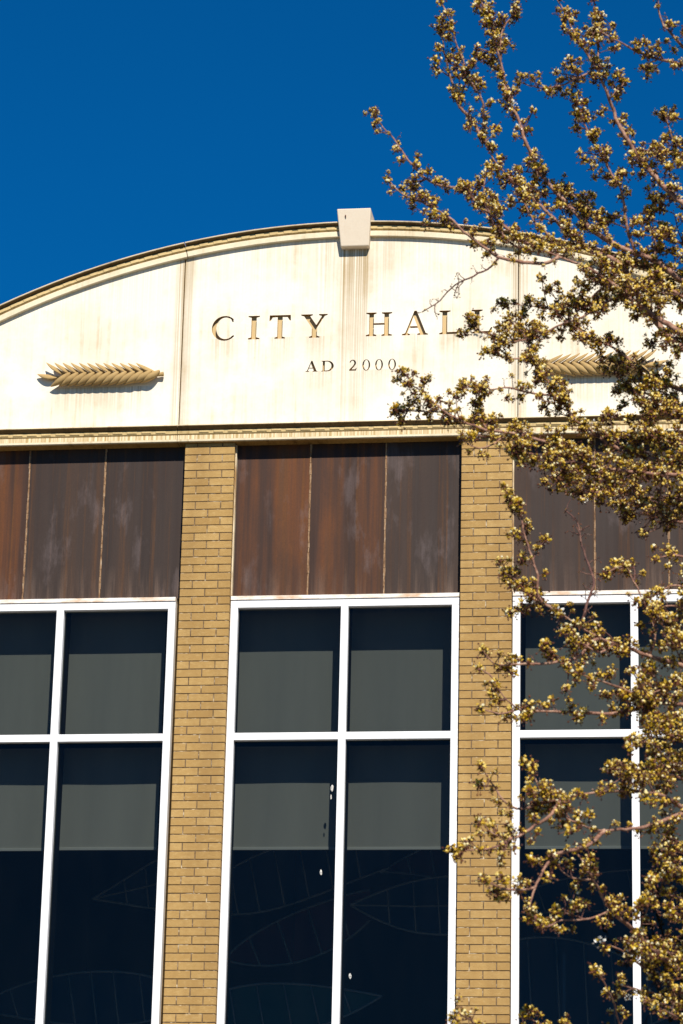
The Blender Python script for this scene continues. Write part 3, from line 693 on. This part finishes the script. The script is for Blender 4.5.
# (traced paths from tip to base, radius at base in px, depth offset of the tip, kind)
BR = [
 # --- limbs that leave the picture on the right and run to the trunk
 ([(484,142),(492,157),(504,172),(522,188),(545,210),(563,227),(578,240),(593,252),(615,260),(627,274),(636,292),(648,312),(668,335),(700,362)], 3.6, .2, 'f'),
 ([(480,0),(492,22),(497,47),(503,72),(507,95),(517,117),(526,143),(533,158),(550,185),(575,212),(590,228),(612,243),(637,254),(655,260),(672,273),(690,287),(715,308)], 3.4, .5, 'f'),
 ([(592,-6),(596,25),(598,50),(599,72),(608,95),(613,110),(622,130),(635,152),(647,167),(662,185),(683,203),(705,222)], 3.0, -.3, 'f'),
 ([(600,32),(620,42),(637,52),(652,57),(672,62),(700,70)], 1.8, -.6, 'f'),
 ([(657,-5),(662,22),(672,35),(686,50),(706,75)], 2.2, -.2, 'f'),
 ([(535,247),(560,257),(587,268),(607,280),(622,291),(640,306),(658,318),(690,338),(720,360)], 3.6, -.5, 'f'),
 ([(572,325),(583,332),(600,341),(620,352),(637,365),(651,375),(670,385),(700,400)], 2.4, .6, 'f'),
 ([(528,352),(538,365),(548,382),(563,402),(575,420),(590,430),(605,441),(625,452),(655,459),(683,463),(710,468)], 2.4, -.2, 'f'),
 ([(512,448),(522,451),(543,457),(564,460),(590,465),(625,471),(661,474),(700,473)], 2.0, -.8, 'f'),
 ([(556,478),(568,481),(591,491),(615,492),(643,497),(683,500),(710,505)], 2.0, .5, 'f'),
 ([(560,612),(584,629),(600,638),(616,645),(630,649),(649,656),(670,662),(706,672)], 2.9, -.9, 'm'),
 ([(497,687),(508,701),(520,710),(538,711),(563,712),(590,713),(612,714),(633,710),(651,703),(683,705),(710,712)], 2.4, -1.3, 'm'),
 ([(560,800),(570,797),(598,792),(633,791),(651,793),(665,797),(683,809),(700,825),(720,850)], 2.8, -1.6, 's'),
 ([(579,825),(602,831),(624,829),(642,828),(661,822),(683,814),(706,812)], 2.5, -1.8, 's'),
 ([(577,852),(589,872),(598,888),(610,909),(623,921),(637,933),(651,949),(667,961),(690,971),(715,985)], 3.0, -1.4, 's'),
 ([(596,970),(605,984),(614,1003),(619,1023),(622,1045),(640,1080),(700,1120)], 1.4, -1.2, 's'),
 ([(676,292),(652,285),(683,296),(712,318)], 2.8, .3, 'f'),
 ([(655,560),(668,555),(690,558)], 1.4, -.2, 'f'), ([(660,592),(672,585),(694,590)], 1.4, -.4, 'f'),
 ([(653,613),(668,631),(694,652)], 1.3, -.9, 'm'), ([(655,745),(668,760),(694,772)], 1.6, -1.3, 'f'),
 ([(660,858),(676,868),(700,882)], 1.5, -1.2, 'f'), ([(668,905),(683,918),(704,930)], 1.3, -1.0, 'f'),
 ([(645,1000),(662,1010),(690,1022)], 1.5, -1.5, 'm'), ([(600,942),(620,950),(642,966),(672,985),(700,1000)], 1.8, -.9, 'm'),
 ([(456,1012),(470,1020),(486,1042),(560,1090),(700,1130)], 1.4, -2.0, 'm'), ([(522,1016),(545,1026),(600,1060),(700,1110)], 1.4, -1.2, 'f'),
 ([(640,430),(662,440),(692,446)], 1.8, .1, 'f'), ([(636,400),(660,412),(694,420)], 1.8, -.4, 'f'), ([(648,230),(666,236),(694,250)], 1.4, .2, 'f'),
 ([(625,512),(646,515),(668,520),(694,524)], 1.6, .3, 'f'), ([(610,372),(640,392),(670,402),(700,415)], 1.8, .6, 'f'),
 ([(628,748),(645,742),(662,748),(690,762)], 1.4, -1.0, 'f'), ([(640,775),(658,772),(692,782)], 1.4, -1.4, 'f'), ([(640,700),(660,690),(694,694)], 1.2, -.9, 'f'), ([(640,905),(660,895),(694,902)], 1.2, -1.1, 'm'), ([(630,945),(655,950),(694,958)], 1.2, -1.4, 'f'), ([(650,830),(670,838),(696,850)], 1.1, -1.2, 'm'), ([(648,612),(668,606),(694,612)], 1.2, -.5, 'f'), ([(662,648),(676,640),(696,640)], 1.0, -.8, 'f'), ([(655,720),(672,726),(696,735)], 1.1, -1.3, 'f'), ([(620,985),(640,990),(694,1003)], 1.2, -1.0, 'm'),
 # --- side branches that end on a limb
 ([(374,115),(384,128),(397,143),(412,165),(435,184),(460,190),(480,205),(500,222),(520,240),(540,252)], 2.0, .6, 'f'),
 ([(388,180),(400,192),(425,204),(443,214),(455,222),(464,232),(484,247),(499,257),(524,262),(550,262),(560,257)], 2.0, -.6, 'f'),
 ([(441,30),(445,55),(452,82),(459,105),(474,124),(484,142)], 2.0, .3, 'f'),
 ([(440,2),(450,20),(456,42),(462,58),(470,80),(482,100),(484,125),(486,146)], 1.3, .1, 'f'),
 ([(519,-4),(512,15),(503,30),(500,60)], 1.3, .6, 'f'), ([(478,48),(490,52),(503,72)], 1.2, .4, 'f'),
 ([(556,-4),(568,20),(578,40),(590,57),(599,72)], 1.7, -.1, 'f'),
 ([(518,82),(538,87),(560,86),(578,77),(590,73),(600,75)], 1.2, -.4, 'f'),
 ([(568,92),(580,112),(590,137),(600,152),(608,168),(620,187),(625,212),(628,232),(637,254)], 1.7, -.2, 'f'),
 ([(625,82),(615,92),(608,97)], .9, -.2, 'f'), ([(642,68),(652,62),(660,60)], .9, -.4, 'f'),
 ([(664,110),(671,134),(676,150),(690,175),(705,222)], 1.5, .1, 'f'), ([(640,150),(663,152),(676,152)], 1.1, 0, 'f'),
 ([(508,180),(520,195),(535,222),(552,240),(560,257)], 1.4, .3, 'f'),
 ([(485,175),(484,195),(487,215),(500,232),(520,248),(535,252)], 1.4, 0, 'f'),
 ([(560,185),(575,197),(595,215),(612,243)], 1.3, .4, 'f'), ([(655,200),(648,215),(655,240),(655,260)], 1.2, .2, 'f'),
 ([(612,282),(625,295),(640,306)], 2.2, -.2, 'f'), ([(650,278),(657,300),(658,318)], 2.0, .0, 'f'),
 ([(422,312),(440,300),(455,285),(475,275),(492,266),(500,258)], 1.1, -.7, 'b'),
 ([(500,302),(525,306),(545,308),(562,312),(585,302),(607,282)], 1.2, .2, 'f'),
 ([(470,327),(490,335),(510,342),(525,340),(545,333),(560,325),(580,318),(610,300),(622,291)], 1.4, -.3, 'f'),
 ([(484,352),(510,358),(530,362),(540,368)], 1.2, -.4, 'f'), ([(508,320),(520,330),(530,350),(536,362)], 1.2, -.1, 'f'),
 ([(463,384),(480,390),(509,388),(530,393),(554,397),(563,402)], 1.4, -.5, 'f'),
 ([(395,380),(415,387),(432,400),(445,412),(465,423),(487,430),(510,433),(540,440),(575,450),(590,465)], 1.9, -.3, 'f'),
 ([(402,410),(425,412),(445,411)], .9, -.4, 'f'), ([(478,402),(480,418),(487,430)], .9, -.1, 'f'),
 ([(462,440),(480,448),(500,440),(510,433)], 1.0, -.5, 'm'),
 ([(510,495),(520,512),(524,533),(531,554),(537,573),(541,601),(555,610),(566,614)], 1.6, -1.0, 'f'),
 ([(500,560),(507,572),(519,582),(531,598),(541,601)], 1.2, -.9, 'f'), ([(510,612),(525,608),(541,603)], 1.0, -.9, 'm'),
 ([(565,510),(576,520),(582,545),(589,567),(594,580),(587,603),(584,627)], 1.5, -.6, 'b'),
 ([(606,573),(625,567),(633,580),(642,598),(650,615),(655,640),(649,656)], 1.1, -.7, 'm'),
 ([(658,505),(646,525),(635,533)][::-1] + [(660,495),(664,474)], 1.0, .2, 'b'),
 ([(482,650),(494,663),(520,664),(541,664),(563,661),(579,656),(594,640),(600,638)], 1.7, -1.2, 'f'),
 ([(478,668),(490,675),(500,690)], 1.0, -1.3, 'm'), ([(480,708),(500,714),(520,710)], 1.0, -1.4, 's'),
 ([(575,672),(598,680),(625,690),(651,703)], 1.6, -1.2, 'm'), ([(632,670),(642,687),(651,703)], 1.2, -1.1, 'm'),
 ([(570,625),(580,640),(600,652),(616,645)], 1.1, -1.0, 'm'),
 ([(602,831),(586,846),(570,850),(554,857),(543,871),(535,888),(530,905),(528,918)][::-1], 2.2, -2.0, 's'),
 ([(482,768),(493,785),(503,800),(512,807),(528,808),(539,803),(560,800)], 1.4, -1.8, 'm'),
 ([(451,849),(474,850),(493,848),(510,840),(522,834),(537,824),(550,816),(560,800)], 1.7, -2.0, 'm'),
 ([(481,879),(497,886),(515,890),(535,888)], 1.2, -2.1, 's'),
 ([(532,770),(538,785),(545,800),(560,800)], 1.2, -1.7, 'f'),
 ([(532,921),(547,927),(558,921),(573,920),(595,917),(610,909)], 1.0, -1.7, 's'),
 ([(554,864),(570,877),(588,880),(593,880)], 1.1, -1.5, 'm'), ([(480,820),(495,835),(510,840)], .9, -1.9, 'm'),
 ([(595,868),(592,878),(598,888)], .9, -1.5, 'm'), ([(640,905),(628,910),(618,916)], .9, -1.4, 'm'),
 ([(650,885),(648,905),(640,935)], .9, -1.3, 'm'), ([(620,762),(628,778),(640,791)], 1.0, -1.6, 'f'),
 ([(632,765),(645,778),(651,793)], .9, -1.5, 's'), ([(560,815),(575,822),(590,828)], 1.0, -1.7, 'f'),
]
samples = []      # (px, py, depth, branch id)
branch_world = []
twigs = []        # world polylines with weight
def spline(P, n):
    P = np.array(P, float); d = np.r_[0, np.cumsum(np.maximum(np.linalg.norm(np.diff(P[:, :2], axis=0), axis=1), 1e-3))]
    t = np.linspace(0, d[-1], n)
    # Catmull-Rom like smoothing through cubic Hermite
    m_ = np.gradient(P, d, axis=0) if len(P) > 2 else np.repeat((P[1:] - P[:1]) / d[-1], len(P), axis=0)
    out_ = []
    for q in t:
        i = min(np.searchsorted(d, q, side='right') - 1, len(P) - 2); h = d[i + 1] - d[i]; u = (q - d[i]) / h
        out_.append((2 * u**3 - 3 * u**2 + 1) * P[i] + (u**3 - 2 * u**2 + u) * h * m_[i] + (-2 * u**3 + 3 * u**2) * P[i + 1] + (u**3 - u**2) * h * m_[i + 1])
    return np.array(out_)
def depth_of(dy): return -15.0 + dy
PXM = 3000 / 17.2
for bi, (pts, rb, dy, kind) in enumerate(BR):
    lx, ly = pts[-1]; n = len(pts)
    if ly < 420: dy *= .55
    to_trunk = lx > 684
    if to_trunk: end = 0.0 + dy * .35
    else:
        best = min(samples, key=lambda s_: (s_[0] - lx) ** 2 + (s_[1] - ly) ** 2)
        end = best[2]; pts = pts[:-1] + [(best[0], best[1])]
    P3 = [(x, y, dy + (end - dy) * (i / (n - 1)) ** 1.3 + random.uniform(-.04, .04) * (0 < i < n - 1)) for i, (x, y) in enumerate(pts)]
    ln = sum(math.hypot(pts[i + 1][0] - pts[i][0], pts[i + 1][1] - pts[i][1]) for i in range(n - 1))
    S = spline(P3, max(6, int(ln / 5)))
    S[1:-1, 0] += rng.normal(0, .35, len(S) - 2); S[1:-1, 1] += rng.normal(0, .35, len(S) - 2)
    for q in S: samples.append((q[0], q[1], q[2], bi))
    W = [at(q[0], q[1], depth_of(q[2])) for q in S]
    rad = [max(.0036, (.45 + (rb - .45) * (i / (len(S) - 1)) ** .8) / PXM) for i in range(len(S))]
    if to_trunk:
        z_at = max(1.9, W[-1][2] - random.uniform(.9, 1.6)); tgt = trunk_at(z_at); p0 = W[-1]
        drn = W[-1] - W[-3]; drn /= np.linalg.norm(drn)
        for u in (.2, .4, .6, .8, 1.0):
            q = (1 - u) ** 2 * p0 + 2 * u * (1 - u) * (p0 + drn * .5) + u * u * tgt + (rng.normal(0, .06, 3) if u < 1 else 0)
            W.append(q); rad.append((rb + (rb * .7 + 1) * u) / PXM)
    b = MB(); b.tube([tl(p) for p in W], rad, 7); b.build('branch', M['twig' if kind == 'b' else 'bark'], tree)
    branch_world.append((W, rad, kind, len(S), to_trunk))

def to_px(p):
    d = p - CAM; return 341.5 + FPX * d.dot(RT) / d.dot(FW), 512 - FPX * d.dot(UP) / d.dot(FW)
# twigs, spurs and blossom clusters
CL = []       # cluster centre, growth direction, size, kind
tw = MB()
def rvec():
    v_ = rng.normal(0, 1, 3); return v_ / np.linalg.norm(v_)
def spur(p, d, ln, kind, sz=1.0):
    e = p + d * ln
    mid_ = (p + e) / 2 + rvec() * ln * .12
    tw.tube([tl(p), tl(mid_), tl(e)], [.0030, .0024, .002], 4, cap=False)
    CL.append((e, d, sz, kind))
    if kind != 'b' and random.random() < .16:
        for _ in range(random.randint(1, 2)): CL.append((e + rvec() * random.uniform(.03, .045), d, sz * random.uniform(.8, 1.1), kind))
def clothe(W, kind, step, lo=0.0, side=True):
    acc = 0; seg = [np.linalg.norm(W[i + 1] - W[i]) for i in range(len(W) - 1)]; tot = sum(seg)
    s_ = lo * tot + random.uniform(0, step)
    while s_ < tot:
        a = 0; i = 0
        while i < len(seg) - 1 and a + seg[i] < s_: a += seg[i]; i += 1
        p = W[i] + (W[i + 1] - W[i]) * min(1, (s_ - a) / (seg[i] + 1e-9)); t = (W[i] - W[i + 1]) / (seg[i] + 1e-9)
        d = rvec(); d = d - t * d.dot(t) * .6 + np.array([0, 0, .25]) + t * .25; d /= np.linalg.norm(d)
        spur(p, d, random.uniform(.018, .075), kind, random.uniform(.6, 1.2))
        s_ += step * random.uniform(.5, 1.5)
    CL.append((W[0], (W[0] - W[1]) / (np.linalg.norm(W[0] - W[1]) + 1e-9), 1.15, kind))
STEP = {'f': .036, 'm': .050, 's': .080, 'b': .05}
for W, rad, kind, ns, tt in branch_world:
    Wi = W[:ns]
    qx, qy = to_px(Wi[ns // 2]); up_ = 1.3 if qy < 300 else (1.45 if qx > 640 else 1.12) if qy > 530 else 1.0
    clothe(Wi, kind, STEP[kind] * up_)
    if tt:      # the part outside the picture carries blossom too
        Wo = W[ns + 1:-1]; clothe(Wo, 'f', .13)
        for _ in range(2):
            i = random.randint(0, len(Wo) - 2); dd = rvec() + np.array([.2, .3, .25]); dd /= np.linalg.norm(dd)
            Q = [Wo[i] + dd * t_ for t_ in (0, .12, .25, .38)]
            tw.tube([tl(q) for q in Q], [.006, .005, .004, .003], 4, cap=False); clothe(Q[::-1], 'f', .10)
    # side twigs
    tot = sum(np.linalg.norm(Wi[i + 1] - Wi[i]) for i in range(ns - 1))
    pm = to_px(Wi[ns // 2]); boost = (2.8 if 400 < pm[1] < 530 else 1.8) if (kind == 'f' and pm[0] > 545 and 150 < pm[1] < 530) else 1.0
    nt_ = int(boost / up_ * tot / {'f': .12, 'm': .19, 's': .28, 'b': .14}[kind] + random.random())
    for _ in range(nt_):
        i = random.randint(1, ns - 2); t = (Wi[i - 1] - Wi[i + 1]); t /= np.linalg.norm(t) + 1e-9
        d = rvec(); d = d - t * d.dot(t); d = d / (np.linalg.norm(d) + 1e-9) * .8 + t * .75 + np.array([0, 0, .03]); d /= np.linalg.norm(d)
        ln = random.uniform(.05, .20) * (.45 if i < ns * .3 else 1) if kind != 'b' else random.uniform(.03, .08)
        P = [Wi[i]]; 
        for k in range(4):
            d = d + rvec() * .18; d /= np.linalg.norm(d); P.append(P[-1] + d * ln / 4)
        tw.tube([tl(p) for p in P], [.0045, .004, .0034, .003, .0026], 5, cap=False)
        clothe(P[::-1], kind, STEP[kind] * 1.1, 0)
# the unseen side of the crown, so the tree is whole from other viewpoints
for k in range(20):
    z = 3.0 + k * .40; p = trunk_at(z); a = .25 + (k * 2.399) % 1.7
    L_ = 2.1 * (1 - ((z - 5.5) / 7) ** 2) ** .5 * random.uniform(.6, .9); d = np.array([math.cos(a), math.sin(a), .75]); d /= np.linalg.norm(d); P = [p]
    for j in range(9):
        d = d + rvec() * .1 + np.array([0, 0, .04]); d /= np.linalg.norm(d); P.append(P[-1] + d * L_ / 9)
    b = MB(); b.tube([tl(q) for q in P], [.03 - .0027 * j for j in range(10)], 7); b.build('branch', M['bark'], tree)
    clothe(P[::-1][:7], 'f', .07)
    for _ in range(4):
        i = random.randint(2, 8); dd = rvec() + d * .5 + np.array([0, 0, .2]); dd /= np.linalg.norm(dd)
        Q = [P[i] + dd * t_ for t_ in (0, .12, .25, .4)]
        tw.tube([tl(q) for q in Q], [.006, .005, .004, .003], 4, cap=False); clothe(Q[::-1], 'f', .06)
tw.build('twigs', M['twig'], tree)["kind"] = 'stuff'

# cluster templates: cream petals and buds, young leaves, dark hanging buds
def template(kind, seed):
    r = np.random.default_rng(seed); V = []; F = []; MI = []
    def octa(c, rr, mi, sx=1.0, ax=None):
        b0 = len(V)
        if ax is None: ax = r.normal(0, 1, 3)
        ax = ax / np.linalg.norm(ax); u = np.cross(ax, [.3, .5, .8]); u /= np.linalg.norm(u); w = np.cross(ax, u)
        for q in (ax * rr * sx, -ax * rr * sx, u * rr, -u * rr, w * rr, -w * rr): V.append(c + q)
        for f in ((0, 2, 4), (0, 4, 3), (0, 3, 5), (0, 5, 2), (1, 4, 2), (1, 3, 4), (1, 5, 3), (1, 2, 5)): F.append([b0 + i for i in f]); MI.append(mi)
    def leaf(c, d, ln, wd, mi):
        b0 = len(V); d = d / np.linalg.norm(d); s_ = np.cross(d, r.normal(0, 1, 3)); s_ /= np.linalg.norm(s_); n = np.cross(d, s_)
        for q in (c, c + d * ln * .45 + s_ * wd + n * wd * .5, c + d * ln, c + d * ln * .45 - s_ * wd + n * wd * .5, c + d * ln * .5): V.append(q)
        F.append([b0, b0 + 1, b0 + 4]); F.append([b0 + 1, b0 + 2, b0 + 4]); F.append([b0 + 2, b0 + 3, b0 + 4]); F.append([b0 + 3, b0, b0 + 4]); MI.extend([mi] * 4)
    def stem(a, c, rr, mi):
        b0 = len(V); d = c - a; u = np.cross(d, [.3, .5, .8]); u /= np.linalg.norm(u) + 1e-9; w = np.cross(d, u); w /= np.linalg.norm(w) + 1e-9
        for q in (a, c):
            for k in range(3):
                an = k * 2.094; V.append(q + rr * (u * math.cos(an) + w * math.sin(an)))
        for k in range(3): F.append([b0 + k, b0 + (k + 1) % 3, b0 + 3 + (k + 1) % 3, b0 + 3 + k]); MI.append(mi)
    def dirn(up):
        d = r.normal(0, 1, 3); d[2] += up; return d / np.linalg.norm(d)
    if kind == 'b':
        for k in range(r.integers(2, 5)):
            d = dirn(-.5); e = d * r.uniform(.02, .042); stem(np.zeros(3), e, .0010, 2); octa(e, .0052, 2, 1.15, d)
        if r.random() < .25: leaf(np.zeros(3), dirn(1), .02, .005, 0)
    elif kind == 'w':
        for k in range(16):
            d = dirn(.2); c = d * r.uniform(.018, .034); leaf(c, dirn(0), .017, .0085, 3)
        for k in range(5): leaf(dirn(0) * .01, dirn(0), .028, .007, 0)
    else:
        for k in range(8):
            d = dirn(.8); c = d * r.uniform(.014, .030); octa(c, r.uniform(.0065, .0098), 1, 1.15)
        for k in range(7): d = dirn(.1); leaf(d * .005, d + r.normal(0, .25, 3), r.uniform(.024, .038), r.uniform(.0075, .0115), 0)
        for k in range(6):
            d = dirn(-.8); e = d * r.uniform(.028, .052); stem(np.zeros(3), e, .0013, 2); octa(e, .0062, 2, 1.1, d)
        for k in range(5): octa(dirn(-.5) * .014, .0095, 2)
    V_ = np.array(V); Fv = F; return V_, Fv, MI
T = {k: [template(k, s_ * 7 + ord(k)) for s_ in range(10)] for k in 'fbw'}
VV = []; loops = []; tot = []; mis = []; base = 0
white_spots = [(572, 97), (571, 100), (582, 245), (520, 82)]
wpts = [np.array(w_) for w_ in white_spots]
done = set()
for (c, d, sz, kind) in CL:
    k2 = 'b' if kind == 'b' else 'f'
    if kind == 'f' and random.random() < .06: k2 = 'b'
    if random.random() < .006: k2 = 'w'
    V_, F_, M_ = T[k2][random.randrange(10)]
    a = random.uniform(0, 2 * math.pi); ca, sa = math.cos(a), math.sin(a)
    tx, ty = random.gauss(0, .35), random.gauss(0, .35)
    Rz = np.array([[ca, -sa, 0], [sa, ca, 0], [0, 0, 1]])
    Rx = np.array([[1, 0, 0], [0, math.cos(tx), -math.sin(tx)], [0, math.sin(tx), math.cos(tx)]])
    Ry = np.array([[math.cos(ty), 0, math.sin(ty)], [0, 1, 0], [-math.sin(ty), 0, math.cos(ty)]])
    VV.append((V_ * sz * random.uniform(.72, 1.05)) @ (Ry @ Rx @ Rz).T + tl(c))
    for f in F_: loops.append([base + i for i in f])
    mis += M_; base += len(V_)
VV = np.concatenate(VV)
me = bpy.data.meshes.new('crown'); me.from_pydata(VV.tolist(), [], loops)
for k in ('leaf', 'petal', 'bud', 'white_petal'): me.materials.append(M[k])
me.polygons.foreach_set('material_index', mis); me.update()
cr = bpy.data.objects.new('crown', me); COL.objects.link(cr); cr.parent = tree; cr["kind"] = 'stuff'
print('clusters', len(CL), 'faces', len(loops))

# ------------------------------------------------------------------ light
SX, SZ = .33, .95                          # sun is to the right, behind the camera
sun_dir = Vector((SX, -1, SZ)).normalized()
sd = bpy.data.lights.new('sun', 'SUN'); so = bpy.data.objects.new('sun', sd); COL.objects.link(so)
sd.energy = 5.0; sd.angle = math.radians(.53); sd.color = (1, .94, .83)
so.rotation_euler = sun_dir.to_track_quat('Z', 'Y').to_euler(); so.location = (10, -30, 30)
w = bpy.data.worlds.new('World'); scene.world = w; w.use_nodes = True; nt = w.node_tree; nt.nodes.clear()
out = N(nt, 'ShaderNodeOutputWorld'); bg = N(nt, 'ShaderNodeBackground')
sky = N(nt, 'ShaderNodeTexSky'); sky.sky_type = 'NISHITA'; sky.sun_disc = False
sky.sun_elevation = math.asin(sun_dir.z); sky.sun_rotation = math.atan2(sun_dir.x, sun_dir.y)
sky.altitude = 1500; sky.air_density = 1.0; sky.dust_density = .1; sky.ozone_density = 3.0
# deep polarised blue of the photograph: the whole sky, as seen and as it lights
c = mix(nt, 1.0, sky.outputs[0], (.01, .63, 1.12), 'MULTIPLY')
L(nt, c, bg.inputs[0]); bg.inputs[1].default_value = .06; L(nt, bg.outputs[0], out.inputs[0])

scene.view_settings.view_transform = 'Standard'; scene.view_settings.look = 'None'
scene.view_settings.gamma = 1; scene.view_settings.use_curve_mapping = False
scene.view_settings.exposure = .47
scene.cycles.max_bounces = 8; scene.cycles.transparent_max_bounces = 16
scene.render.resolution_x = 683; scene.render.resolution_y = 1024
